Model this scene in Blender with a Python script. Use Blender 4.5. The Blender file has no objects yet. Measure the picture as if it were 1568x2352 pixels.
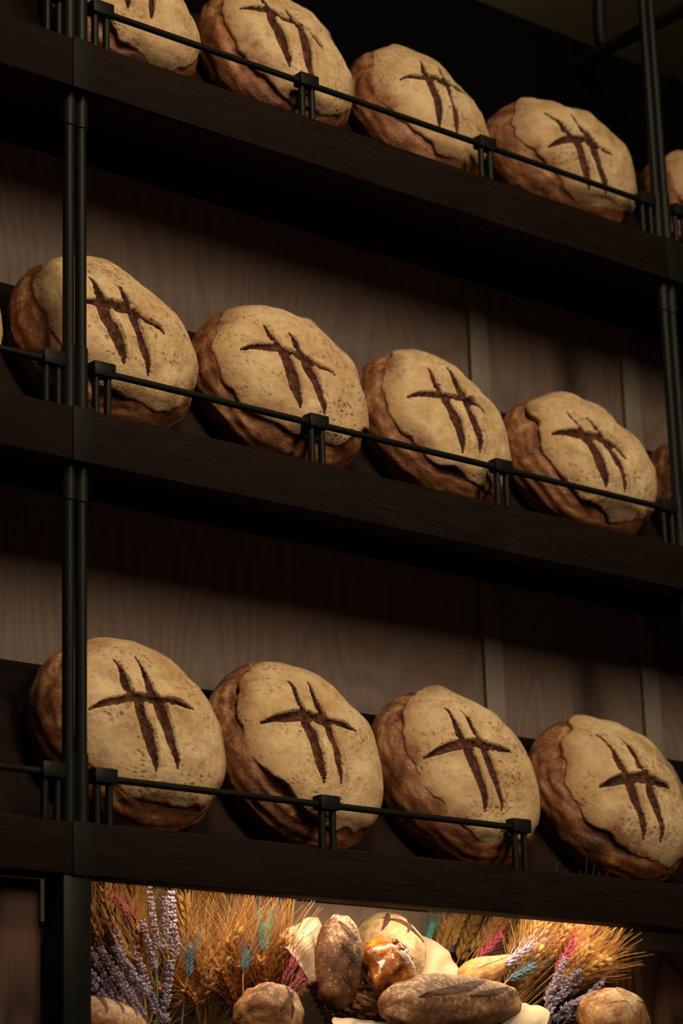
import bpy, bmesh, math, random
from mathutils import Vector, Matrix, noise
random.seed(7)
C = bpy.context.scene.collection
scene = bpy.context.scene
try:
    scene.view_settings.view_transform = 'Standard'; scene.view_settings.look = 'None'
except Exception: pass
# ------------------------------------------------------------------ camera
W_, H_ = 1568, 2352
PP = (784.0, 1176.0)
VH = (7900-PP[0], 2700-PP[1]); VV = (172-PP[0], -18600-PP[1])
F = math.sqrt(-(VH[0]*VV[0]+VH[1]*VV[1]))
h = Vector((VH[0], VH[1], F)).normalized()
u = Vector((VV[0], VV[1], F)).normalized()
u = (u - h*u.dot(h)).normalized()
n = u.cross(h).normalized()
def cam2world(c): return Vector((c.dot(h), c.dot(n), c.dot(u)))
CZ = 0.9
CAM = -cam2world(Vector(((172-PP[0])/F*4, (1000-PP[1])/F*4, 4.0)))
CAM.z = CZ
def px(x, y, Y):
    d = cam2world(Vector(((x-PP[0])/F, (y-PP[1])/F, 1)))
    t = (Y-CAM.y)/d.y
    return CAM + d*t
def proj(p):
    d = Vector(p)-CAM
    c = h*d.x + n*d.y + u*d.z
    return (PP[0]+F*c.x/c.z, PP[1]+F*c.y/c.z, c.z)
cd = bpy.data.cameras.new('camera'); cam = bpy.data.objects.new('camera', cd); C.objects.link(cam)
cd.sensor_fit = 'VERTICAL'; cd.sensor_height = 36; cd.sensor_width = 24; cd.lens = F*36/H_
cd.clip_start = .05; cd.clip_end = 60
M = Matrix(((h.x, -h.y, -h.z, CAM.x), (n.x, -n.y, -n.z, CAM.y), (u.x, -u.y, -u.z, CAM.z), (0,0,0,1)))
cam.matrix_world = M
cd.dof.use_dof = True; cd.dof.focus_distance = 4.3; cd.dof.aperture_fstop = 3.5
scene.camera = cam

# ------------------------------------------------------------------ materials
def mat(name, col, rough=.6, metal=0, spec=.5):
    m = bpy.data.materials.new(name); m.use_nodes = True
    b = m.node_tree.nodes['Principled BSDF']
    b.inputs['Base Color'].default_value = (*col, 1); b.inputs['Roughness'].default_value = rough; b.inputs['Metallic'].default_value = metal
    b.inputs['Specular IOR Level'].default_value = spec
    return m
class NT:
    def __init__(s, m): s.m=m; s.t=m.node_tree; s.b=s.t.nodes['Principled BSDF']
    def n(s, typ, **kw):
        nd = s.t.nodes.new(typ)
        for k, v in kw.items():
            if k in nd.inputs: nd.inputs[k].default_value = v
            else: setattr(nd, k, v)
        return nd
    def l(s, a, b): s.t.links.new(a, b)
    def coord(s, scale=(1,1,1), rnd=False):
        tc = s.n('ShaderNodeTexCoord'); mp = s.n('ShaderNodeMapping'); mp.inputs['Scale'].default_value = scale
        s.l(tc.outputs['Object'], mp.inputs['Vector'])
        if rnd:
            oi = s.n('ShaderNodeObjectInfo'); mu = s.n('ShaderNodeMath', operation='MULTIPLY'); mu.inputs[1].default_value = 37
            s.l(oi.outputs['Random'], mu.inputs[0]); s.l(mu.outputs[0], mp.inputs['Location'])
        return mp.outputs[0]
    def noise(s, vec, scale, detail=4, rough=.55, dist=0):
        nd = s.n('ShaderNodeTexNoise'); nd.inputs['Scale'].default_value=scale; nd.inputs['Detail'].default_value=detail
        nd.inputs['Roughness'].default_value=rough; nd.inputs['Distortion'].default_value=dist; s.l(vec, nd.inputs['Vector']); return nd.outputs['Fac']
    def ramp(s, fac, stops):
        r = s.n('ShaderNodeValToRGB'); e = r.color_ramp.elements
        e[0].position, e[0].color = stops[0][0], (*stops[0][1], 1); e[1].position, e[1].color = stops[-1][0], (*stops[-1][1], 1)
        for p, c in stops[1:-1]:
            x = e.new(p); x.color = (*c, 1)
        s.l(fac, r.inputs[0]); return r.outputs[0]
    def mix(s, fac, a, b, typ='MIX'):
        m = s.n('ShaderNodeMix', data_type='RGBA', blend_type=typ)
        for sock, v in ((m.inputs[0], fac), (m.inputs[6], a), (m.inputs[7], b)):
            if hasattr(v, 'is_linked') or hasattr(v, 'links'): s.l(v, sock)
            elif isinstance(v, (int, float)): sock.default_value = v
            else: sock.default_value = (*v, 1)
        return m.outputs[2]
    def math(s, op, a, b=0.0):
        m = s.n('ShaderNodeMath', operation=op)
        for i, v in enumerate((a, b)):
            if isinstance(v, (int, float)): m.inputs[i].default_value = v
            else: s.l(v, m.inputs[i])
        return m.outputs[0]
    def bump(s, hgt, dist, strength=1):
        b = s.n('ShaderNodeBump'); b.inputs['Distance'].default_value=dist; b.inputs['Strength'].default_value=strength
        s.l(hgt, b.inputs['Height']); s.l(b.outputs[0], s.b.inputs['Normal'])
    def color(s, c): s.l(c, s.b.inputs['Base Color'])

def wood(name, dark, light, along='X', rough=.55, ring=14, contrast=.5, bump=.0006, spec=.3, sq=.35):
    m = mat(name, light, rough, 0, spec); t = NT(m)
    sc = {'X': (sq,3,3), 'Z': (3,3,sq)}[along]
    v = t.coord(sc)
    big = t.noise(v, .9, 2, .4, .3)
    rings = t.math('SINE', t.math('MULTIPLY', big, ring*6.0))
    rings = t.math('ADD', t.math('MULTIPLY', rings, .5), .5)
    rings = t.math('POWER', rings, .5)
    sc2 = {'X': (2.2,60,60), 'Z': (60,60,2.2)}[along]
    fine = t.noise(t.coord(sc2), 4, 3, .6)
    f = t.math('ADD', t.math('MULTIPLY', rings, contrast), t.math('MULTIPLY', fine, 1-contrast))
    t.color(t.ramp(f, [(.2, dark), (.75, light)])); t.bump(f, bump, .6)
    return m
M_wall = wood('wall_wood', (.215,.150,.121), (.355,.256,.206), 'Z', .55, 34, .24, .0005, .3, .75)
M_wall_dark = wood('dark_panel_wood', (.016,.007,.004), (.125,.060,.036), 'Z', .5, 24, .5, .0008, .3, .6)
M_niche = wood('niche_wood', (.012,.005,.003), (.04,.018,.010), 'Z', .5, 24, .5, .0008, .3, .6)
M_beam = wood('beam_wood', (.0030,.0018,.0013), (.0185,.0114,.0083), 'X', .7, 30, .10, .0014, .04)
M_board = wood('board_wood', (.008,.004,.003), (.019,.010,.007), 'X', .7, 20, .4, .0006, .08)
M_black = mat('upper_wall_shade', (.0018,.0015,.0012), .8, 0, .04)  # shade behind the top loaves is put into this near-black wall colour
M_metal = mat('black_metal', (.0088,.0092,.0075), .45, 0, .14)
t = NT(M_metal); t.bump(t.noise(t.coord((1,1,1)), 300, 2), .0003, .4)
M_plate = mat('joint_metal', (.009,.0085,.0065), .6, 0, .1)
M_strip = mat('grey_steel', (.13,.125,.10), .45, 0, .5)
t = NT(M_strip); t.color(t.ramp(t.noise(t.coord((1,1,.2)), 30, 3), [(.3,(.37,.315,.255)),(.7,(.43,.37,.30))]))
M_ceil = mat('ceiling_plaster', (.30,.26,.15), .9)
t = NT(M_ceil); t.color(t.ramp(t.noise(t.coord(), 3, 3), [(.3,(.26,.20,.105)),(.7,(.30,.235,.13))]))
M_floor = wood('floor_wood', (.03,.02,.014), (.06,.04,.028), 'X')

def bread_cap(name, flour, mid, brown):
    m = mat(name, flour, .8, 0, .25); t = NT(m); v = t.coord((1,1,1), False)
    at = t.n('ShaderNodeAttribute'); at.attribute_name = 'edge'; e = at.outputs['Fac']
    ac = t.n('ShaderNodeAttribute'); ac.attribute_name = 'cut'; ct_ = ac.outputs['Fac']
    asd = t.n('ShaderNodeAttribute'); asd.attribute_name = 'shift'
    va = t.n('ShaderNodeVectorMath', operation='ADD'); t.l(v, va.inputs[0]); t.l(asd.outputs['Fac'], va.inputs[1]); v = va.outputs[0]
    n1 = t.noise(v, 12, 6, .62); n2 = t.noise(v, 60, 6, .7)
    base = t.ramp(t.math('ADD', t.math('MULTIPLY', n1, .6), t.math('MULTIPLY', n2, .4)), [(.38, mid), (.58, flour)])
    wv = t.n('ShaderNodeTexNoise'); wv.inputs['Scale'].default_value = 40; t.l(v, wv.inputs['Vector'])
    vm = t.n('ShaderNodeVectorMath', operation='MULTIPLY_ADD'); t.l(wv.outputs['Color'], vm.inputs[0]); vm.inputs[1].default_value=(.02,.02,.02); t.l(v, vm.inputs[2])
    vo = t.n('ShaderNodeTexVoronoi'); vo.inputs['Scale'].default_value = 95; vo.inputs['Randomness'].default_value = 1; t.l(vm.outputs[0], vo.inputs['Vector'])
    sp = t.ramp(vo.outputs['Distance'], [(.12,(1,1,1)), (.44,(0,0,0))])
    patch = t.ramp(t.noise(v, 13, 4, .6), [(.44,(0,0,0)), (.62,(1,1,1))])
    spm = t.mix(1.0, sp, patch, 'MULTIPLY')
    c = t.mix(t.math('MULTIPLY', spm, .72), base, brown)
    # golden toasting in broad soft areas, and browning toward the torn edge
    toast = t.ramp(t.noise(v, 7, 4, .6), [(.50,(0,0,0)), (.70,(1,1,1))])
    c = t.mix(t.math('MULTIPLY', toast, .45), c, (.43,.215,.075))
    ef = t.ramp(t.math('ADD', t.math('MULTIPLY', e, .9), t.math('ADD', t.math('MULTIPLY', t.math('SUBTRACT', n1, .5), .85), t.math('MULTIPLY', t.math('SUBTRACT', n2, .5), .35))), [(.74,(0,0,0)), (1.0,(1,1,1))])
    c = t.mix(t.math('MULTIPLY', ef, .92), c, brown)
    n3 = t.noise(v, 75, 6, .75)
    cutc = t.ramp(n3, [(.35,(.022,.0075,.0045)), (.52,(.085,.028,.014)), (.72,(.25,.092,.043))])
    cf = t.ramp(t.math('ADD', ct_, t.math('MULTIPLY', t.math('SUBTRACT', n2, .5), .04)), [(.06,(0,0,0)), (.20,(1,1,1))])
    c = t.mix(cf, c, cutc)
    t.color(c)
    hh = t.math('ADD', n2, t.math('MULTIPLY', spm, -.5))
    t.bump(hh, .0050, .9)
    return m
M_cap = bread_cap('floured_crust', (.77,.57,.325), (.52,.325,.145), (.22,.078,.027))
def bread_crust(name, stops, rough=.6, bump=.004, glossy=0, s1=22, sz=2.2, dust=0, s2=60, spec=.3):
    m = mat(name, stops[0][1], rough, 0, spec); t = NT(m); v = t.coord((1,1,sz), True)
    n1 = t.noise(v, s1, 7, .7, .6); c = t.ramp(n1, stops); n2 = t.noise(v, s2, 6, .7)
    if dust:
        g = t.n('ShaderNodeNewGeometry'); sx = t.n('ShaderNodeSeparateXYZ'); t.l(g.outputs['Normal'], sx.inputs[0])
        up = t.math('ADD', t.math('MULTIPLY', sx.outputs['Z'], .5), t.math('MULTIPLY', sx.outputs['Y'], -.2))
        fine = t.noise(v, 130, 5, .75)
        k = t.math('ADD', t.math('ADD', t.math('MULTIPLY', fine, 1.2), t.math('MULTIPLY', n1, .5)), t.math('MULTIPLY', up, .35))
        fm = t.ramp(t.math('MULTIPLY', k, .6), [(.57,(0,0,0)), (.72,(1,1,1))])
        c = t.mix(t.math('MULTIPLY', fm, dust), c, (.62,.48,.31))
    t.color(c); t.bump(n2, bump, .9)
    if glossy: t.b.inputs['Coat Weight'].default_value = glossy
    return m
M_crust = bread_crust('brown_crust', [(.33,(.080,.021,.007)), (.5,(.25,.083,.026)), (.68,(.54,.27,.11))], .42, .0040, 0, 18, 1.6, .34, 60, .5)
M_cut = bread_crust('baked_cut', [(.3,(.022,.008,.005)), (.5,(.075,.026,.014)), (.72,(.19,.075,.036))], .7, .006, 0, 40)
M_dark_loaf = bread_crust('dark_loaf_crust', [(.36,(.05,.016,.006)), (.55,(.15,.055,.02)), (.70,(.30,.15,.065))], .55, .006, 0, 16, 1, .8)
M_long = bread_crust('long_loaf_crust', [(.36,(.08,.03,.012)), (.53,(.21,.088,.034)), (.68,(.40,.22,.10))], .55, .006, 0, 16, 1, .8)
M_tan_loaf = bread_crust('tan_loaf_crust', [(.34,(.12,.045,.014)), (.5,(.31,.13,.043)), (.68,(.52,.31,.14))], .6, .006, 0, 16, 1, .75)
M_gold = bread_crust('golden_crust', [(.3,(.24,.09,.022)), (.5,(.46,.22,.065)), (.7,(.62,.38,.16))], .55, .005, 0, 14, 1, .3)
M_gloss = bread_crust('glazed_crust', [(.36,(.07,.014,.003)), (.5,(.30,.085,.012)), (.64,(.60,.25,.042))], .16, .003, .8, 22, 1)
M_pale = bread_crust('pale_flour_crust', [(.34,(.18,.085,.032)), (.48,(.40,.26,.13)), (.66,(.58,.46,.30))], .85, .008, 0, 14, 1, .4)
M_cloth = mat('cream_cloth', (.46,.37,.25), .95)
t = NT(M_cloth); t.bump(t.noise(t.coord(), 400, 2), .0006, .5)
M_wick = bread_crust('wicker', [(.3,(.10,.04,.015)), (.5,(.22,.10,.04)), (.7,(.34,.19,.09))], .5, .001)
def plain(name, c, rough=.75):
    m = mat(name, c, rough); t = NT(m); v = t.coord((1,1,1), True)
    t.color(t.ramp(t.noise(v, 40, 3), [(.3, tuple(k*.6 for k in c)), (.7, tuple(min(1,k*1.25) for k in c))])); return m
M_wheat = plain('wheat_straw', (.53,.29,.09)); M_wheat2 = plain('wheat_dark_straw', (.43,.19,.052))
M_lav = plain('lavender_flower', (.33,.27,.38)); M_stem = plain('green_stem', (.16,.17,.10))
M_red = plain('crimson_dyed', (.33,.04,.075)); M_teal = plain('teal_dyed', (.08,.25,.21)); M_blue = plain('blue_dyed', (.09,.18,.25))
M_lilac = plain('lilac_dyed', (.42,.32,.45)); M_wine = plain('wine_dyed', (.20,.03,.03))

# ------------------------------------------------------------------ helpers
def obj(name, verts, faces, m, parent=None, smooth=True):
    me = bpy.data.meshes.new(name); me.from_pydata([tuple(v) for v in verts], [], faces); me.update()
    if smooth:
        for p in me.polygons: p.use_smooth = True
    me.materials.append(m); o = bpy.data.objects.new(name, me); C.objects.link(o)
    if parent: o.parent = parent
    return o
def thing(name, label, cat, loc=(0,0,0), group=None):
    o = bpy.data.objects.new(name, None); C.objects.link(o); o.empty_display_size = .05; o.location = loc
    tag(o, label, cat, group); return o
def tag(o, label, cat, group=None):
    o['label'] = label; o['category'] = cat
    if group: o['group'] = group
    return o
class MB:
    def __init__(s): s.v=[]; s.f=[]
    def add(s, v, f):
        b=len(s.v); s.v += [Vector(k) for k in v]; s.f += [[i+b for i in k] for k in f]; return s
    def box(s, x0,x1,y0,y1,z0,z1, bev=.002, rot=None):
        bm = bmesh.new(); bmesh.ops.create_cube(bm, size=1)
        for k in bm.verts: k.co = Vector(((x0+x1)/2+k.co.x*(x1-x0), (y0+y1)/2+k.co.y*(y1-y0), (z0+z1)/2+k.co.z*(z1-z0)))
        if bev: bmesh.ops.bevel(bm, geom=bm.edges[:], offset=bev, segments=2, affect='EDGES', profile=.5)
        if rot: 
            for k in bm.verts: k.co = rot @ k.co
        bm.verts.index_update(); s.add([k.co.copy() for k in bm.verts], [[q.index for q in f.verts] for f in bm.faces]); bm.free(); return s
    def tube(s, pts, r, seg=10, cap=True):
        pts=[Vector(p) for p in pts]; rs = r if isinstance(r, (list,tuple)) else [r]*len(pts)
        vs=[]; fs=[]; a=None
        for i,p in enumerate(pts):
            d=(pts[min(i+1,len(pts)-1)]-pts[max(i-1,0)]).normalized()
            if a is None: a = d.orthogonal().normalized()
            else: a = (a-d*a.dot(d)).normalized()
            b=d.cross(a)
            for k in range(seg):
                q=2*math.pi*k/seg; vs.append(p+(a*math.cos(q)+b*math.sin(q))*rs[i])
        for i in range(len(pts)-1):
            for k in range(seg):
                k2=(k+1)%seg; fs.append([i*seg+k, i*seg+k2, (i+1)*seg+k2, (i+1)*seg+k])
        if cap: fs.append(list(range(seg))[::-1]); fs.append([(len(pts)-1)*seg+k for k in range(seg)])
        return s.add(vs,fs)
    def obj(s, name, m, parent=None, smooth=True):
        o = obj(name, s.v, s.f, m, parent, smooth)
        if smooth: o.data.set_sharp_from_angle(angle=math.radians(40))
        return o
def struct(o): o['kind']='structure'; return o

# ------------------------------------------------------------------ shelves geometry
YW = .33                                     # back wall
XP = px(192,1000,0).x                        # left upright
XR = px(1553,1000,.025).x                    # right upright
Z_top = {'top': px(220,103,0).z, 'middle': px(200,940,0).z, 'bottom': px(230,1894,0).z}
Z_bot = {'top': px(200,208,0).z, 'middle': px(200,1062,0).z, 'bottom': px(210,2012,0).z}
X0, X1 = -1.0, XR+.9
BETA = math.radians(64); cb, sb = math.cos(BETA), math.sin(BETA)
A0 = .138
DECK = .012
YL = .295
ledge_h = px(0,1512,YL).z - Z_top['bottom']
Zw_top = px(1345,100,YW).z
CEIL = Zw_top+1.35
bays = [(X0, XP), (XP, XR), (XR, X1)]
for key in ('top','middle','bottom'):
    zt, zb = Z_top[key], Z_bot[key]
    lab = {'top':'topmost dark wooden shelf of the bread rack, near the ceiling','middle':'middle dark wooden shelf of the bread rack, between the two others','bottom':'lowest dark wooden bread shelf, above the wheat and basket display'}[key]
    s = thing('bread_shelf', lab, 'shelf', (XP, 0, zb), 'dark wooden bread shelves')
    def loc(mb): 
        for k in mb.v: k -= Vector((XP,0,zb))
        return mb
    for (a,b) in bays:
        mb = MB().box(a+.001, b-.001, 0, .045, zb, zt, .002); loc(mb).obj('front_beam', M_beam, s)
    mb = MB().box(X0, X1, .046, .235, zt-.022, zt+DECK, .001); loc(mb).obj('deck_board', M_board, s)
    L = .25
    rot = Matrix.Translation((0, A0, zt+DECK+.006)) @ Matrix.Rotation(BETA, 4, 'X')
    mb = MB().box(X0, X1, 0, L, -.0135, -.0015, .001, rot); loc(mb).obj('leaning_board', M_board, s)
    mb = MB().box(X0, X1, YL, YW-.002, zt-.03, zt+ledge_h, .002); loc(mb).obj('back_ledge', M_board, s)
    for xx in (XP, XR):
        mb = MB().box(xx-.021, xx+.021, -.003, -.0002, zb-.001, zt+.001, .001); loc(mb).obj('joint_plate', M_plate, s)
# uprights
zC = px(800,2400,0).z                          # counter top
for xx, lab in ((XP,'black double-rod upright post at the left, in front of the first loaves'), (XR,'black double-rod upright post at the right edge of the rack')):
    p = thing('upright_post', lab, 'post', (xx, .025, zC), 'rack uprights')
    def loc(mb):
        for k in mb.v: k -= Vector((xx,.025,zC))
        return mb
    segs = [(Z_top['top']+.001, CEIL-.002), (Z_top['middle']+.001, Z_bot['top']-.001), (Z_top['bottom']+.001, Z_bot['middle']-.001)]
    for i,(za,zb2) in enumerate(segs):
        for dx in (-.0118,.0118):
            loc(MB().tube([(xx+dx,.025,za),(xx+dx,.025,zb2)], .0096, 14)).obj('rod', M_metal, p)
            loc(MB().tube([(xx+dx,.025,za),(xx+dx,.025,za+.108),(xx+dx,.025,za+.11)], [.0117,.0117,.0098], 14)).obj('collar', M_metal, p)
            if i: loc(MB().tube([(xx+dx,.025,zb2-.06),(xx+dx,.025,zb2-.058),(xx+dx,.025,zb2)], [.0098,.0119,.0119], 14)).obj('collar', M_metal, p)
    loc(MB().box(xx-.035, xx+.015, .002, .055, zC+.001, Z_bot['bottom']-.001, .002)).obj('square_post', M_metal, p)
# guard rails
xs_main = [px(233,840,.018).x, px(725,968,.018).x, px(1150,1083,.018).x, px(1531,1180,.018).x]
xs_left = [px(119,815,.018).x, px(119,815,.018).x-.43, px(119,815,.018).x-.86]
xs_right = [XR+.045, XR+.45, XR+.8]
for key in ('top','middle','bottom'):
    zt = Z_top[key]
    for bay, xs in (('left',xs_left),('main',xs_main),('right',xs_right)):
        if key=='bottom' and bay=='right': continue
        if key=='bottom' and bay=='main': xs = xs[:3]
        where = {'left':'left of the left post','main':'between the two posts','right':'right of the right post'}[bay]
        g = thing('guard_rail', f'thin black metal guard rail along the {key} shelf, {where}', 'rail', (xs[0], .018, zt), 'shelf guard rails')
        def loc(mb):
            for k in mb.v: k -= Vector((xs[0],.018,zt))
            return mb
        for x in xs:
            loc(MB().box(x-.021,x+.021,.006,.030,zt+.066,zt+.090,.0025)).obj('cap', M_metal, g)
            for dx in (-.0115,.0115):
                loc(MB().tube([(x+dx,.018,zt+.0005),(x+dx,.018,zt+.066)], .0062, 10)).obj('rod', M_metal, g)
        a, b = min(xs), max(xs)
        loc(MB().tube([(a,.018,zt+.075),(b,.018,zt+.075)], .0058, 10)).obj('rail', M_metal, g)

# ------------------------------------------------------------------ setting
def wallbox(name, m, *a): return struct(MB().box(*a, 0).obj(name, m, None, False))
zs = Z_top['top']-.04
wallbox('wall_back', M_wall, -1.6, 3.6, YW, YW+.06, Z_bot['bottom']-.02, zs)
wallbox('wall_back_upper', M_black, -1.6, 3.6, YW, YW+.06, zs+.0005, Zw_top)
wallbox('wall_back_lower', M_niche, -1.6, 3.6, .50, .56, 0, Z_bot['bottom']-.03)
xl = px(1388,2250,.26).x
wallbox('wall_lower_right', M_wall_dark, xl, 3.6, .24, .499, 0, Z_bot['bottom']-.002)
wallbox('wall_lower_left', M_wall_dark, -1.6, XP-.037, .06, .499, 0, Z_bot['bottom']-.0005)  # depth behind the front face added to stop niche light leaking left
wallbox('ceiling', M_ceil, -6, 8, -7, 6, CEIL, CEIL+.1)
wallbox('floor', M_floor, -6, 8, -7, 6, -.1, 0)
ct = thing('display_counter', 'dark wooden counter under the wheat, basket and rolls', 'counter', (XP,.1,0))
for z0_,z1_,nm in ((zC-.04,zC,'counter_top'),(.0,zC-.0405,'cabinet_body')):
    mb=MB(); mb.box(XP-.036-XP,xl-.002-XP,-.165,.398,z0_,z1_,.001); mb.box(xl-.0015-XP,3.5-XP,-.165,.138,z0_,z1_,.001); mb.box(-1.5-XP,-.0365,-.165,-.042,z0_,z1_,.001)
    mb.obj(nm,M_board,ct)
for i, (pa, lab) in enumerate((((1098,740),'grey steel wall strip behind the third gap of loaves, nearer the rack middle'), ((1445,800),'grey steel wall strip nearest the right post'))):
    x = px(*pa, YW-.01).x
    st = thing('wall_strip', lab, 'wall strip', (x, YW-.006, Z_top['bottom']), 'steel wall strips')
    for (za, zb2) in ((Z_top['bottom']+ledge_h, Z_top['middle']-.032),(Z_top['middle']+ledge_h, Z_top['top']-.045)):
        MB().box(-.024,.024,-.004,.0055,za-Z_top['bottom']+.001,zb2-Z_top['bottom'],.001).obj('steel_strip', M_strip, st)
# overhead pipes
e = px(1372,122,.26)
pp = thing('overhead_pipe', 'black metal pipe with a curved riser under the ceiling at the upper right', 'pipe', (e.x,YW,e.z))
MB().tube([(0,-.75-YW,0),(0,-.002,0)],.0148,14).obj('cross_bar', M_metal, pp)
MB().tube([(0,-.085,.012),(0,-.080,.05),(0,-.082,.10),(0,-.09,.16),(0,-.10,.25),(0,-.11,CEIL-.002-e.z)],.0145,14).obj('riser', M_metal, pp)

# ------------------------------------------------------------------ round loaves
def mk_noise(seed):
    off = Vector((seed*7.31, seed*3.17, seed*1.91))
    return lambda a,b,c=0: noise.noise(Vector((a,b,c))+off)
EQ, DOME = .046, .090
def dome(rho): return EQ+DOME*max(0,1-min(1,rho)**2.6)**.55
PROF = [(1.0,EQ),(.985,.033),(.84,.004)]+[(r,dome(r)+.004) for r in (.97,.93,.86,.75,.6,.4,0)]
def samples(R, vs):
    k=R/.155; out=[]
    for r,w in PROF:
        for i in range(24):
            q=2*math.pi*i/24; out.append((R*r*math.cos(q), R*r*vs*math.sin(q), w*k))
    return out
def place(R, vs, X, deck):
    S = samples(R, vs); m = min(v*sb+w*cb for (_,v,w) in S)
    t = -m/sb
    return Vector((X, A0+t*cb, deck+t*sb)), S
def fit(tl, tr, tt, deck, deck_key=None):
    R, vs = .155, 1.0; X = px((tl+tr)/2, tt+190, .06).x
    for it in range(14):
        c, S = place(R, vs, X, deck)
        P = [proj((c.x+a, c.y+v*cb-w*sb, c.z+v*sb+w*cb)) for a,v,w in S]
        xa=min(p[0] for p in P); xb=max(p[0] for p in P); ya=min(p[1] for p in P); yb=max(p[1] for p in P); z=P[0][2]
        X += ((tl+tr)/2-(xa+xb)/2)/(.761*F/z)
        R = max(.125, min(.185, R*((tr-tl)/(xb-xa))**.8))
        vs = max(.80, min(1.22, vs*(1+.7*(ya-tt)/(yb-ya))))
    return R, vs, X
def ray_uv(p, c, R, vs):
    """where the sight line of a photo point meets the loaf's dome"""
    k=R/.155
    d = cam2world(Vector(((p[0]-PP[0])/F, (p[1]-PP[1])/F, 1)))
    nn = Vector((0,-sb,cb)); o = CAM-c; best=None
    t0=(.20-nn.dot(o))/nn.dot(d); t1=(0-nn.dot(o))/nn.dot(d)
    for i in range(301):
        t=t0+(t1-t0)*i/300; q=o+d*t
        uu=q.x; vv=q.y*cb+q.z*sb; w=nn.dot(q); rho=math.hypot(uu,vv/vs)/R
        g=w-(dome(rho)*k+.004 if rho<1 else 0)+max(0,rho-1)*.5
        if best is None or g<best[0]: best=(g,uu,vv,rho)
        if g<=0: break
    _,uu,vv,rho=best
    if rho>.86: uu*=.86/rho; vv*=.86/rho
    return Vector((uu,vv))
def round_loaf(bbox, key, strokes, label, seed):
    deck = Z_top[key]+DECK
    R, vs, X = fit(*bbox, deck, key)
    c, _ = place(R, vs, X, deck); c.z += .001
    nz = mk_noise(seed); k = R/.155
    wob = min(1.25, .7+.9*abs(nz(8,3,1))*2)
    ox, oy = (.014+.02*nz(1,2,3))*R, (-.010+.03*nz(4,2,3))*R
    def Rc(q):
        cq,sq=math.cos(q),math.sin(q)
        return R*min(.948,.908+wob*(.05*nz(cq*1.2,sq*1.2,5)+.045*nz(cq*3.2,sq*3.2,9))+.018*nz(cq*8,sq*8,4)+.01*cq)
    def arc(cq,sq): return max(0,min(1,.56+2.2*nz(cq*1.5,sq*1.5,44)))      # how far the torn edge stands off, by direction
    st = []
    for i,(p0,p1) in enumerate(strokes):
        a = ray_uv(p0,c,R,vs); b = ray_uv(p1,c,R,vs)
        d = b-a; nrm = Vector((-d.y, d.x)).normalized()
        bow = (.06 if i==2 else -.02)*d.length
        hw = (.0086 if i==2 else .0104)*k
        pts=[]; N=36
        for j in range(N+1):
            s=j/N; p=a+d*s+nrm*(bow*math.sin(math.pi*s)) + nrm*(.0010*nz(s*3,i*3.1,2))
            wv = math.sin(math.pi*s)**.55
            if i<2: wv *= (.48+.65*s)
            pts.append((p.x, p.y, hw*wv*(1+.08*nz(s*6,i*5.0,8))+.0006))
        st.append((pts, nrm, a, b, d.length))
    def groove(uu, vv):
        g=0; lift=0; near=-1
        for si,(pts, nrm, a, b, ln) in enumerate(st):
            dx=b.x-a.x; dy=b.y-a.y; tt=((uu-a.x)*dx+(vv-a.y)*dy)/(ln*ln); tt=0 if tt<0 else 1 if tt>1 else tt
            if math.hypot(uu-a.x-dx*tt, vv-a.y-dy*tt)>.05: continue
            bd=1e9
            j0=max(0,int(tt*36)-5); j1=min(37,int(tt*36)+7)
            for x_,y_,w_ in pts[j0:j1]:
                ex=uu-x_; ey=vv-y_; d2=ex*ex+ey*ey
                if d2<bd: bd=d2; bx=ex; by=ey; bw=w_
            dd=math.sqrt(bd)
            if dd>.035: continue
            sd=bx*nrm.x+by*nrm.y; wg=max(bw*1.15,.0034)
            if dd<wg:
                gg=(1-(dd/wg)**2)*min(1,.40+bw/.008)
                if gg>g: g=gg; near=si
            elif sd>0: lift=max(lift, .0062*math.exp(-((dd-wg)/.010)**2)*min(1,bw/.006))
            else: lift=max(lift, .0026*math.exp(-((dd-wg)/.007)**2)*min(1,bw/.006))
        if g>0: lift*=max(0,1-g*5)
        return g, lift, near
    def Hh(uu, vv, gr=True):
        rho=math.hypot(uu,vv/vs)/R
        q=math.atan2((vv-oy)/vs,uu-ox); t=min(1,math.hypot(uu-ox,(vv-oy)/vs)/Rc(q))
        cq,sq=math.cos(q),math.sin(q); ar=arc(cq,sq)
        w = dome(rho)*k+.0018+.0045*ar
        w += max(0,(t-.70)/.30)**2*(.020*max(0,nz(cq*1.9,sq*1.9,21)+.1))*ar     # torn edge lifts here and there
        w += (.0100*nz(uu*11,vv*11,1)+.0046*nz(uu*30,vv*30,2)+.0012*nz(uu*85,vv*85,3))*k*(1-.5*t**4)
        if gr:
            g,l,si=groove(uu,vv); w += l-.0092*g; return w,g,si
        return w
    root = thing('round_loaf', label, 'bread', c, 'round scored loaves on the rack')
    root.rotation_euler = (BETA,0,0)
    # crust: base, bulging side wall and shoulder running in under the floured top
    prof=[(0,0),(.35,0),(.70,.0),(.80,.002),(.87,.007),(.92,.013),(.96,.022),(.985,.031),(.997,.040),(1.0,EQ)]
    for r in (.998,.99,.975,.95,.92,.88,.84,.80,.76,.72,.68,.64,.60): prof.append((r,dome(r)))
    SEG=150; v=[Vector((0,0,0))]; f=[]
    dense=[]
    for i in range(len(prof)-1):
        m_=3 if i>2 else 2
        for j in range(m_):
            s=j/m_; dense.append((prof[i][0]+(prof[i+1][0]-prof[i][0])*s, prof[i][1]+(prof[i+1][1]-prof[i][1])*s))
    dense.append(prof[-1])
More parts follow.
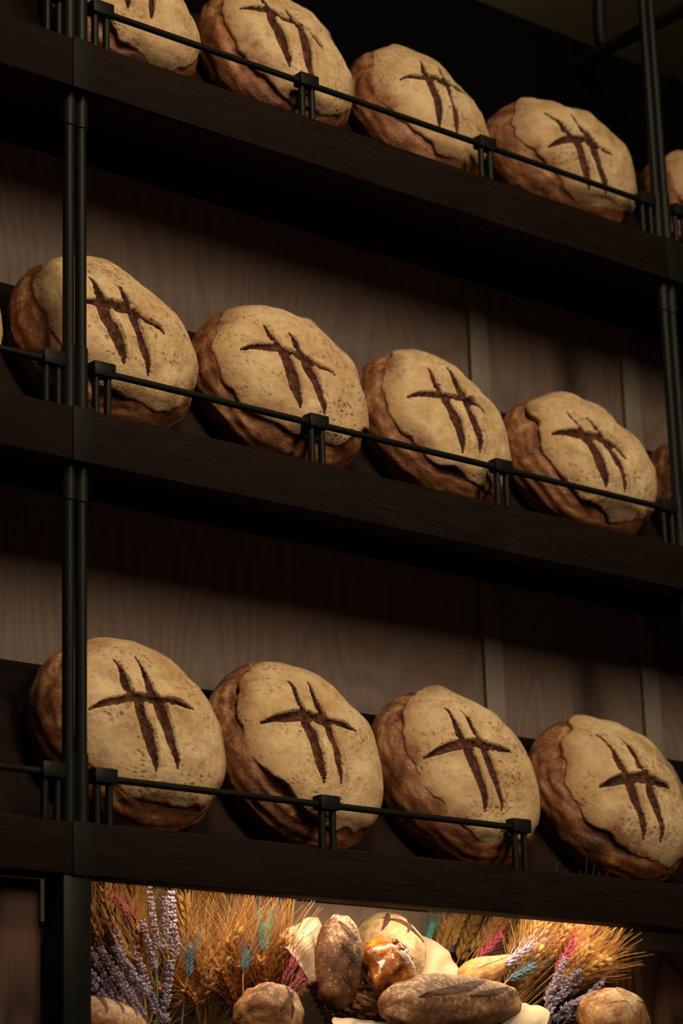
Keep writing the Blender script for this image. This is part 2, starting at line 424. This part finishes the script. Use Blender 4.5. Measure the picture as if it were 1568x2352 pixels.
    for ri,(r,w) in enumerate(dense[1:]):
        for sI in range(SEG):
            q=2*math.pi*sI/SEG; cq,sq=math.cos(q),math.sin(q)
            amp=min(1,max(0,(r-.70)/.12))
            dr = amp*(.026*nz(cq*2.0,sq*2.0,w*16)+.010*nz(cq*5,sq*5,w*50)+.006*nz(cq*13,sq*13,w*110)+.008*math.sin(w*320+6*nz(cq*1.6,sq*1.6,w*8))*max(0,nz(cq*2,sq*2,31)+.4))
            rr=R*(r+dr); uu,vv=rr*cq, rr*sq*vs; ww=w
            if w>EQ:
                qq=math.atan2((vv-oy)/vs,uu-ox); tt=math.hypot(uu-ox,(vv-oy)/vs)/Rc(qq)
                ww -= .016*min(1,max(0,(.985-tt)/.10)) + .005*arc(math.cos(qq),math.sin(qq))*math.exp(-((tt-1.02)/.035)**2)
                ww += .002*nz(uu*25,vv*25,12)
            v.append(Vector((uu, vv, ww*k)))
    nr=len(dense)-1
    for sI in range(SEG): f.append([0, 1+(sI+1)%SEG, 1+sI])
    for ri in range(nr-1):
        for sI in range(SEG):
            a=1+ri*SEG+sI; b=1+ri*SEG+(sI+1)%SEG; f.append([a,b,b+SEG,a+SEG])
    obj('crust', v, f, M_crust, root)
    # floured top, slightly lifted from the crust along its torn edge; its cuts are meshes of their own
    NR, NS = 92, 340
    w0,g0,s0=Hh(ox,oy); v=[Vector((ox,oy,w0))]; f=[]; ed=[0.0]; cu=[g0]; ns=[s0]
    for i in range(1,NR+4):
        for sI in range(NS):
            q=2*math.pi*sI/NS; rc=Rc(q); cq,sq=math.cos(q),math.sin(q); g=0; si=-1
            if i<=NR:
                t=i/NR; uu,vv=ox+rc*t*cq, oy+rc*t*sq*vs; w,g,si=Hh(uu,vv); e=t
            else:
                tt_,dw=[(1.006,-.003),(1.0,-.008),(.95,-.014)][i-NR-1]; w=Hh(ox+rc*cq,oy+rc*sq*vs,False)+dw; uu,vv=ox+rc*tt_*cq, oy+rc*tt_*sq*vs; e=1.1
            v.append(Vector((uu,vv,w))); ed.append(e); cu.append(g); ns.append(si)
    for sI in range(NS): f.append([0,1+sI,1+(sI+1)%NS])
    for i in range(NR+2):
        for sI in range(NS):
            a=1+i*NS+sI; b=1+i*NS+(sI+1)%NS; f.append([a,a+NS,b+NS,b])
    tmp=bpy.data.meshes.new('tmp'); tmp.from_pydata([tuple(p) for p in v],[],f); tmp.update()
    nrmls=[p.vector.copy() for p in tmp.vertex_normals]; bpy.data.meshes.remove(tmp)
    groups={-1:[],0:[],1:[],2:[]}
    for fc in f:
        gs=[cu[i] for i in fc]
        key_=-1
        if sum(gs)/len(gs)>.14:
            cnt=[ns[i] for i in fc if ns[i]>=0]; key_=max(set(cnt),key=cnt.count)
        groups[key_].append(fc)
    cap=None
    for key_ in (-1,0,1,2):
        fs=groups[key_]
        if not fs: continue
        idx={}; ff=[]
        for fc in fs:
            ff.append([idx.setdefault(i,len(idx)) for i in fc])
        order=sorted(idx,key=idx.get)
        o=obj('floured_top' if key_<0 else 'score_cut',[v[i] for i in order],ff,M_cap,root if key_<0 else cap)
        if key_<0: cap=o
        me=o.data
        for nm,src in (('edge',ed),('cut',cu)):
            at=me.attributes.new(nm,'FLOAT','POINT'); at.data.foreach_set('value',[src[i] for i in order])
        at=me.attributes.new('shift','FLOAT','POINT'); at.data.foreach_set('value',[seed*1.7]*len(order))
        me.normals_split_custom_set_from_vertices([nrmls[i] for i in order])
    return root
loaves = [
 ((105,460,-110),'top',[((255,-95),(293,15)),((310,-95),(350,35)),((215,-40),(400,-20))],'round loaf cut off by the picture top, on the top shelf beside the left post'),
 ((450,812,-25),'top',[((590,-5),(664,152)),((650,10),(716,192)),((553,20),(742,110))],'second round loaf from the left on the top shelf, its crossed cuts long and dark'),
 ((795,1118,110),'top',[((962,140),(1010,288)),((1005,158),(1052,300)),((920,183),(1098,245))],'third round loaf from the left on the top shelf, in the middle of its row'),
 ((1110,1467,226),'top',[((1252,260),(1358,427)),((1310,268),(1396,440)),((1262,335),(1408,350))],'fourth round loaf on the top shelf, just left of the right post'),
 ((1466,1790,350),'top',[((1600,385),(1690,540)),((1650,390),(1740,550)),((1590,450),(1760,490))],'round loaf on the top shelf behind and right of the right post'),
 ((-395,8,480),'middle',[((-215,530),(-150,720)),((-160,530),(-95,725)),((-260,600),(-60,640))],'sliver of a round loaf at the left picture edge of the middle shelf'),
 ((15,450,592),'middle',[((205,638),(278,840)),((262,652),(342,858)),((190,690),(374,767))],'round loaf behind the left post on the middle shelf'),
 ((432,842,705),'middle',[((610,745),(686,937)),((665,765),(743,952)),((556,800),(764,864))],'round loaf on the middle shelf just right of the left post, second in its row'),
 ((815,1173,808),'middle',[((983,848),(1062,1038)),((1025,848),(1101,1038)),((936,914),(1114,947))],'third round loaf on the middle shelf, below the left steel wall strip'),
 ((1150,1507,905),'middle',[((1303,948),(1386,1122)),((1350,958),(1431,1132)),((1266,1000),(1442,1047))],'fourth round loaf on the middle shelf, just left of the right post'),
 ((1480,1815,1003),'middle',[((1620,1050),(1700,1210)),((1665,1050),(1745,1215)),((1590,1100),(1760,1150))],'round loaf behind the right post at the right edge of the middle shelf'),
 ((62,515,1465),'bottom',[((262,1518),(358,1770)),((308,1516),(406,1765)),((205,1630),(437,1632))],'round loaf behind the left post on the bottom shelf, largest of its row'),
 ((475,880,1520),'bottom',[((662,1566),(742,1797)),((708,1566),(785,1795)),((601,1660),(814,1680))],'second round loaf on the bottom shelf, right of the one behind the left post'),
 ((850,1238,1585),'bottom',[((1020,1630),(1116,1860)),((1060,1633),(1156,1855)),((978,1737),(1174,1732))],'third round loaf on the bottom shelf, left of the last one'),
 ((1212,1592,1650),'bottom',[((1370,1688),(1476,1927)),((1425,1690),(1516,1932)),((1380,1806),(1537,1811))],'round loaf at the right end of the bottom shelf, cut off by the picture edge'),
]
for i,(bb,key,stk,lab) in enumerate(loaves): round_loaf(bb,key,stk,lab,i+1)

# ------------------------------------------------------------------ niche: breads
def blob(name, m, parent, a, b, c_, seed, amp=.05, flat=.35, seg=64, rings=40, bend=0, taper=0, fn=None):
    nz=mk_noise(seed); v=[]; f=[]
    for i in range(rings+1):
        ph=math.pi*i/rings
        for j in range(seg):
            q=2*math.pi*j/seg
            x=math.cos(ph); r=math.sin(ph)
            r=r**(.8)
            d=Vector((x, r*math.cos(q), r*math.sin(q)))
            s=1+amp*nz(d.x*1.8,d.y*1.8,d.z*1.8)+amp*.35*nz(d.x*4,d.y*4,d.z*4)+amp*.12*nz(d.x*11,d.y*11,d.z*11)
            tp=1-taper*(x*.5+.5)
            P=Vector((d.x*a*s, d.y*b*s*tp, d.z*c_*s*tp))
            if P.z<-c_*flat: P.z=-c_*flat-(abs(P.z)-c_*flat)*.15
            P.z+=bend*(1-x*x)
            if fn: P=fn(P)
            v.append(P)
    for i in range(rings):
        for j in range(seg):
            A=i*seg+j; B=i*seg+(j+1)%seg; f.append([A,B,B+seg,A+seg])
    o=obj(name,v,f,m,parent)
    bm=bmesh.new(); bm.from_mesh(o.data); bmesh.ops.remove_doubles(bm,verts=bm.verts,dist=1e-5); bmesh.ops.recalc_face_normals(bm,faces=bm.faces); bm.to_mesh(o.data); bm.free()
    return o
from mathutils.bvhtree import BVHTree
def cut(body, name, m, parent, p0, p1, hw, ax, lift=.0012, bow=0):
    """a slash that follows the surface of body; p0,p1 and the probing axis ax are in the bread's own space"""
    bt=BVHTree.FromPolygons([v.co.copy() for v in body.data.vertices],[list(p.vertices) for p in body.data.polygons])
    p0,p1,ax=Vector(p0),Vector(p1),Vector(ax).normalized(); d=p1-p0; sd=d.cross(ax).normalized(); v=[]; f=[]
    for i in range(21):
        s=i/20; w=hw*math.sin(math.pi*s)**.7+.0004; c=p0+d*s+sd*(bow*math.sin(math.pi*s))
        for j in range(5):
            q=c+sd*((j/2-1)*w); hit=bt.ray_cast(q+ax*.3,-ax)
            P_=hit[0] if hit[0] is not None else bt.find_nearest(q)[0]
            v.append(P_+ax*lift)
    for i in range(20):
        for j in range(4):
            A=i*5+j; f.append([A,A+1,A+6,A+5])
    o=obj(name,v,f,m,parent)
    return o
g_='breads in the lit display'
c=px(240,2362,.08)
t_=thing('seeded_loaf','scored golden-brown loaf in the lower left corner beside the square post','bread',c,g_); t_.rotation_euler=(.3,.15,.3)
b_=blob('crust',M_tan_loaf,t_,.085,.06,.045,31)
for k in range(4): cut(b_,'score_cut',M_cut,t_,(-.055+k*.034,-.038,0),(-.03+k*.034,.035,0),.004,(0,-.2,1))
c=px(615,2338,.06)
t_=thing('bread_roll','small floury round roll in front of the wheat, left of the basket','bread',c,g_); t_.rotation_euler=(.5,0,.2)
b_=blob('crust',M_tan_loaf,t_,.057,.054,.054,32,.12)
cut(b_,'score_cut',M_cut,t_,(-.03,-.028,0),(.028,.018,0),.004,(0,-.5,1)); cut(b_,'score_cut',M_cut,t_,(-.005,-.04,0),(.012,.03,0),.003,(0,-.5,1))
c=px(1408,2338,.06)
t_=thing('bread_roll','brown roll with a pale flour cross at the lower right, by the dark panel','bread',c,g_); t_.rotation_euler=(.4,0,-.1)
b_=blob('crust',M_tan_loaf,t_,.066,.06,.052,33,.08)
cut(b_,'flour_cross',M_pale,t_,(-.05,-.008,0),(.05,.0,0),.013,(0,-.4,1)); cut(b_,'flour_cross',M_pale,t_,(0,-.045,0),(.004,.035,0),.012,(0,-.4,1),.0018)
c=px(1036,2310,.05)
t_=thing('long_loaf','long brown floury loaf lying across the basket front','bread',c,g_); t_.rotation_euler=(.45,-.08,.12)
b_=blob('crust',M_long,t_,.170,.064,.060,34,.09,taper=.22)
cut(b_,'score_cut',M_cut,t_,(-.13,-.015,0),(.06,.012,0),.007,(0,-.5,1),.0012,.008); cut(b_,'score_cut',M_cut,t_,(-.02,-.028,0),(.12,.0,0),.005,(0,-.5,1),.0012,.006)
c=px(1125,2225,.13)
t_=thing('pointed_baguette','golden pointed baguette end behind the long brown loaf','bread',c,g_); t_.rotation_euler=(.3,-.30,.1)
b_=blob('crust',M_gold,t_,.078,.037,.034,35,.07,taper=.65)
cut(b_,'score_cut',M_pale,t_,(-.055,-.008,0),(.045,.002,0),.006,(0,-.4,1))
c=px(777,2212,.10)
t_=thing('standing_loaf','dark brown oval loaf standing upright at the basket left','bread',c,g_); t_.rotation_euler=(0,math.radians(-83),0)
b_=blob('crust',M_dark_loaf,t_,.077,.038,.042,36,.10,flat=.9)
for k in range(3): cut(b_,'score_cut',M_cut,t_,(-.045+k*.04,0,-.016),(-.015+k*.04,0,.018),.0045,(0,-1,.2))
c=px(897,2180,.19)
t_=thing('floured_round_loaf','pale floured round loaf at the back top of the basket','bread',c,g_); t_.rotation_euler=(1.1,0,0)
b_=blob('crust',M_pale,t_,.062,.068,.05,37,.08,flat=.6)
cut(b_,'score_cut',M_cut,t_,(-.03,.04,0),(.045,-.01,0),.005,(0,0,1)); cut(b_,'score_cut',M_cut,t_,(.0,.0,0),(.035,.045,0),.0045,(0,0,1)); cut(b_,'score_cut',M_cut,t_,(-.045,.01,0),(-.005,.055,0),.004,(0,0,1))
c=px(890,2226,.08)
t_=thing('glazed_bun','shiny orange-brown glazed bun in the middle of the basket','pastry',c,g_); t_.rotation_euler=(.9,.35,.3)
def pleat(P):
    q=math.atan2(P.y,P.x); r=math.hypot(P.x,P.y); k=1+.07*math.cos(6*q+40*r)*min(1,r/.03); return Vector((P.x*k,P.y*k,P.z))
blob('crust',M_gloss,t_,.046,.055,.043,38,.12,flat=.8,fn=pleat)
for k in range(7):
    q=k*2*math.pi/7; o=blob('nut_topping',M_gloss,t_,.010,.008,.006,50+k,.25,flat=.9,seg=16,rings=10); o.location=(.016*math.cos(q),.012+.016*math.sin(q),.040)
o=blob('burnt_tip',M_cut,t_,.016,.011,.009,60,.25,seg=16,rings=10); o.location=(.036,.035,.028)

# ------------------------------------------------------------------ basket and cloth
bc=px(955,2390,.16); bc.z=zC
bk=thing('wicker_basket','brown wicker basket holding bread under the lowest shelf','basket',bc)
RX,RY=.215,.105
def rimz(q): return .05+.10*max(0,(.55+.45*math.sin(q)))*.9
def rim(q,s):
    sc=.68+.32*s; return Vector((RX*sc*math.cos(q), RY*sc*math.sin(q), .004+rimz(q)*s))
wv=MB()
for L in range(11):
    s=L/10; pts=[]
    for j in range(97):
        q=2*math.pi*j/96; p=rim(q,s); o_=.0035*(1 if (j//2+L)%2 else -1)
        p.x+=o_*math.cos(q); p.y+=o_*math.sin(q); pts.append(p)
    wv.tube(pts,.0048,6)
wv.obj('woven_wall',M_wick,bk)
sp=MB()
for j in range(48):
    q=2*math.pi*j/48; sp.tube([rim(q,s/6) for s in range(7)],.003,5)
sp.obj('spokes',M_wick,bk)
rm=MB()
for k in range(3):
    rm.tube([rim(2*math.pi*j/96,1)+Vector((.004*math.cos(j*.8+k*2.1)*math.cos(2*math.pi*j/96),.004*math.cos(j*.8+k*2.1),.006+.005*math.sin(j*.8+k*2.1))) for j in range(97)],.0048,6)
rm.obj('braided_rim',M_wick,bk)
def cloth_patch(pa, seed):
    """a draped piece of cloth: smooth sheet through the given points with soft folds and a wavy hem"""
    nu,nv=44,44; v=[];f=[]; nz=mk_noise(70+seed)
    def cr(p0,p1,p2,s):          # quadratic through three points
        return p0*((1-s)*(1-2*s))+p1*(4*s*(1-s))+p2*(s*(2*s-1))
    for i in range(nu+1):
        for j in range(nv+1):
            a=i/nu; b=j/nv
            rows=[cr(r[0],r[1],r[2],b) for r in pa]; p=cr(rows[0],rows[1],rows[2],a)
            w=.010*math.sin(b*8+2.6*nz(a*1.4,b*1.4)+seed)*(1-.2*a)+.008*nz(a*2.2,b*2.2,5)
            hem=.005*nz(b*4,seed,2)*(1-a)
            v.append(p+Vector((.15*w,w,.15*w+hem)))
    for i in range(nu):
        for j in range(nv):
            A=i*(nv+1)+j; f.append([A,A+1,A+nv+2,A+nv+1])
    return v,f
ck=thing('cloth_napkin','cream cloth lining the basket, folds showing around the breads','cloth',bc)
def P(x,y,Y): return px(x,y,Y)-bc
for si,rows in enumerate(([[P(650,2178,.13),P(676,2122,.15),P(735,2106,.19)],[P(672,2200,.115),P(700,2162,.125),P(748,2150,.19)],[P(705,2262,.105),P(728,2252,.115),P(775,2232,.19)]],
             [[P(955,2140,.22),P(1005,2172,.21),P(1056,2214,.19)],[P(958,2212,.19),P(1008,2222,.17),P(1066,2242,.16)],[P(950,2290,.15),P(1010,2282,.15),P(1085,2285,.14)]],
             [[P(1160,2298,.10),P(1212,2306,.09),P(1250,2322,.08)],[P(1160,2332,.06),P(1212,2334,.05),P(1256,2342,.05)],[P(1155,2380,.03),P(1210,2382,.03),P(1246,2382,.03)]],
             [[P(764,2338,.09),P(830,2344,.09),P(905,2349,.08)],[P(764,2356,.06),P(830,2360,.05),P(905,2363,.05)],[P(768,2382,.04),P(830,2382,.03),P(905,2384,.03)]])):
    v,f=cloth_patch(rows,si); o=obj('cloth_fold',v,f,M_cloth,ck)
    sm=o.modifiers.new('s','SOLIDIFY'); sm.thickness=.002

# ------------------------------------------------------------------ wheat, lavender, dyed grasses
def ear_mesh(name, m, L, seed, awn=.075, fat=1):
    rnd=random.Random(seed); mb=MB()
    lv=11
    for i in range(lv):
        z=L*i/lv
        for k in range(3):
            q=2*math.pi*k/3+i*1.05+rnd.uniform(-.2,.2); o=Vector((math.cos(q),math.sin(q),0)); r0=.0032*fat*(1-.4*i/lv)
            p=o*r0+Vector((0,0,z)); d=(o*.45+Vector((0,0,1))).normalized(); sl=.0135*fat
            mb.tube([p,p+d*sl*.4,p+d*sl*.8,p+d*sl],[.0008,.0030*fat,.0022*fat,.0004],6)
            if rnd.random()<.12: continue
            da=(o*rnd.uniform(.16,.46)+Vector((rnd.uniform(-.08,.08),rnd.uniform(-.08,.08),1))).normalized()
            q0=p+d*sl*.9; al=awn*rnd.uniform(.7,1.15)
            mb.tube([q0,q0+da*al*.5,q0+(da+o*.10)*al],[.00055,.00045,.00025],3,False)
    mb.tube([(0,0,-.004),(0,0,L)],.0014,5)
    o=mb.obj(name,m); me=o.data; bpy.data.objects.remove(o); return me
EARS=[ear_mesh('wheat_ear',M_wheat,.085,1,.075,1.35),ear_mesh('wheat_ear',M_wheat,.075,2,.07,1.3),ear_mesh('wheat_ear',M_wheat2,.08,3,.08,1.15)]
def lav_mesh(seed,L=.11):
    rnd=random.Random(seed); mb=MB()
    for i in range(18):
        z=L*i/18*(1+.1*rnd.random())
        for k in range(6):
            q=rnd.uniform(0,6.28); o=Vector((math.cos(q),math.sin(q),0)); p=o*.0015+Vector((0,0,z)); d=(o*.85+Vector((0,0,.9))).normalized(); s=rnd.uniform(.007,.0115)*(1-.45*i/18)
            mb.tube([p,p+d*s*.5,p+d*s*.9,p+d*s],[.0006,.0024,.0019,.0004],5)
    o=mb.obj('flower_spike',M_lav); me=o.data; bpy.data.objects.remove(o); return me
LAV=[lav_mesh(4),lav_mesh(5,.09)]
def track(d): return Vector(d).to_track_quat('Z','Y')
def bunch(kind, label, cat, root, tips, meshes, stem_m, part, group):
    """root: world point on the counter; tips: list of (ear base, direction)"""
    th=thing(kind,label,cat,root,group); mb=MB()
    for i,(p,d) in enumerate(tips):
        d=d.normalized(); r0=Vector((random.uniform(-.015,.015),random.uniform(-.01,.01),.001)); pe=p-root
        mid=r0.lerp(pe,.55)+Vector((0,0,.01))
        mb.tube([r0,mid,pe-d*.01,pe+d*.004],[.0014,.0013,.0012,.001],5)
        o=bpy.data.objects.new(part,meshes[i%len(meshes)]); C.objects.link(o); o.parent=th; o.location=pe; q=track(d)
        o.rotation_mode='QUATERNION'; o.rotation_quaternion=q; s=random.uniform(.85,1.12); o.scale=(s,s,s)
    mb.obj('stem',stem_m,th); return th
def fan(rootpx, rootY, regs, cnt, jit=.18):
    r=px(*rootpx,rootY); r.z=zC; out=[]
    for _ in range(cnt):
        x0,x1,y0,y1,Y0,Y1=random.choice(regs); p=px(random.uniform(x0,x1),random.uniform(y0,y1),random.uniform(Y0,Y1))
        d=(p-r).normalized()+Vector((random.uniform(-jit,jit),random.uniform(-jit,jit),random.uniform(-jit,jit))); out.append((p,d))
    return r,out
GW='wheat bunches in the lit display'
r,tp=fan((330,2420),.30,[(225,330,2090,2240,.22,.40),(310,480,2150,2330,.20,.36)],42,.24); bunch('wheat_bunch','golden wheat bunch beside the square post at the left','wheat',r,tp,EARS,M_wheat,'wheat_ear',GW)
r,tp=fan((470,2420),.27,[(430,510,2120,2260,.22,.36),(440,560,2230,2330,.18,.30)],38,.24); bunch('wheat_bunch','tall upright wheat bunch between lavender and roll','wheat',r,tp,EARS,M_wheat,'wheat_ear',GW)
r,tp=fan((570,2430),.24,[(510,650,2230,2320,.16,.30)],36,.26); bunch('wheat_bunch','short orange-brown wheat bunch behind the small roll','wheat',r,tp,[EARS[2]],M_wheat2,'wheat_ear',GW)
r,tp=fan((930,2420),.34,[(970,1150,2140,2230,.28,.42),(1080,1260,2160,2260,.24,.40)],42,.22); bunch('wheat_bunch','pale wheat bunch fanning out behind the basket','wheat',r,tp,EARS[:2],M_wheat,'wheat_ear',GW)
r,tp=fan((1080,2430),.24,[(1160,1310,2180,2290,.14,.23)],36,.2); bunch('wheat_bunch','wheat bunch leaning right toward the dark panel','wheat',r,tp,EARS,M_wheat,'wheat_ear',GW)
GL='lavender bunches in the lit display'
def lv(rootpx,Y,ends):
    r=px(*rootpx,Y); r.z=zC; out=[]
    for (x,y,x2,y2) in ends:
        yy=Y+random.uniform(-.03,.03); p=px(x,y,yy); q=px(x2,y2,yy); out.append((p,q-p))
    return r,out
r,tp=lv((350,2430),.17,[(360,2180,345,2060),(378,2190,380,2090),(400,2200,395,2100),(355,2230,330,2130)]); bunch('lavender_bunch','tall upright lavender bunch in front of the left wheat','lavender',r,tp,LAV,M_stem,'flower_spike',GL)
r,tp=lv((330,2430),.12,[(265,2290,222,2210),(290,2290,250,2215),(315,2300,280,2190),(340,2290,300,2230),(360,2330,330,2240),(375,2350,385,2270),(260,2320,218,2270),(290,2320,240,2270),(330,2340,295,2280)]); bunch('lavender_bunch','low bushy lavender bunch above the corner loaf','lavender',r,tp,LAV,M_stem,'flower_spike',GL)
r,tp=lv((1260,2430),.12,[(1275,2300,1355,2225),(1290,2320,1400,2265),(1270,2340,1370,2310),(1255,2300,1290,2220),(1300,2345,1350,2290),(1260,2280,1320,2235),(1250,2340,1300,2260)]); bunch('lavender_bunch','lavender bunch spreading left of the flour-crossed roll','lavender',r,tp,LAV,M_stem,'flower_spike',GL)
dseed=[0]
def dyed(label,m,base,tip,Y,grp,rootpx):
    p=px(*base,Y); q=px(*tip,Y); L=(q-p).length; r=px(*rootpx,Y+.02); r.z=zC
    dseed[0]+=1
    me=ear_mesh('dyed_ear',m,L*.75,100+dseed[0],.045,.8)
    bunch('dyed_grass',label,'dried grass',r,[(p,q-p)],[me],M_wheat,'dyed_ear',grp)
GD='dyed grass spikes in the lit display'
dyed('crimson dyed grass spike leaning left beside the square post',M_red,(310,2115),(250,2045),.18,GD,(400,2430))
dyed('teal dyed grass spike between wheat and basket',M_teal,(605,2185),(607,2110),.13,GD,(600,2430))
dyed('blue dyed grass spike low among the left wheat',M_blue,(430,2240),(440,2160),.15,GD,(420,2430))
dyed('blue dyed grass spike above the small roll',M_blue,(560,2230),(572,2165),.13,GD,(565,2430))
dyed('wine red dyed grass spike left of the basket, tallest of the two',M_wine,(650,2260),(690,2185),.10,GD,(640,2430))
dyed('wine red dyed grass spike low against the basket side',M_wine,(655,2290),(705,2235),.08,GD,(640,2430))
dyed('crimson dyed grass spike above the pointed baguette',M_red,(1090,2210),(1170,2125),.18,GD,(1000,2430))
dyed('crimson dyed grass spike among the right wheat',M_red,(1275,2240),(1328,2140),.11,GD,(1220,2430))
dyed('lilac dyed grass spike right of the pointed baguette',M_lilac,(1160,2215),(1255,2145),.11,GD,(1080,2430))
dyed('blue dyed grass spike below the lilac one',M_blue,(1170,2250),(1250,2205),.10,GD,(1080,2430))
dyed('teal dyed grass spike at the back near the shelf underside',M_teal,(980,2165),(995,2105),.25,GD,(960,2430))

# ------------------------------------------------------------------ lights
def area(name, loc, target, size, power, col, size_y=None, spread=None):
    l=bpy.data.lights.new(name,'AREA'); l.energy=power; l.color=col; l.size=size
    if size_y: l.shape='RECTANGLE'; l.size_y=size_y
    if spread: l.spread=math.radians(spread)
    o=bpy.data.objects.new(name,l); C.objects.link(o); o.location=loc
    o.rotation_euler=(Vector(target)-Vector(loc)).to_track_quat('-Z','Y').to_euler(); return o
zm=Z_top['middle']
area('key_light',(-.3,-2.2,zm+2.25),(.7,0,zm-.75),.6,24,(1,.79,.54),.5,110)
area('front_fill',(.9,-4.8,zm+1.75),(.8,0,zm-.9),1.2,19,(1,.80,.57),2.1,70)
area('niche_lamp',(XP+.75,.07,Z_bot['bottom']+.045),(XP+.75,.13,zC),1.1,4.2,(1,.76,.48),.05)
area('ceiling_wash',(2.2,1.6,CEIL-.65),(2.6,1.9,CEIL),.8,1.6,(1,.82,.52))
w=bpy.data.worlds.new('world'); scene.world=w; w.use_nodes=True
w.node_tree.nodes['Background'].inputs[0].default_value=(.9,.75,.6,1); w.node_tree.nodes['Background'].inputs[1].default_value=.003
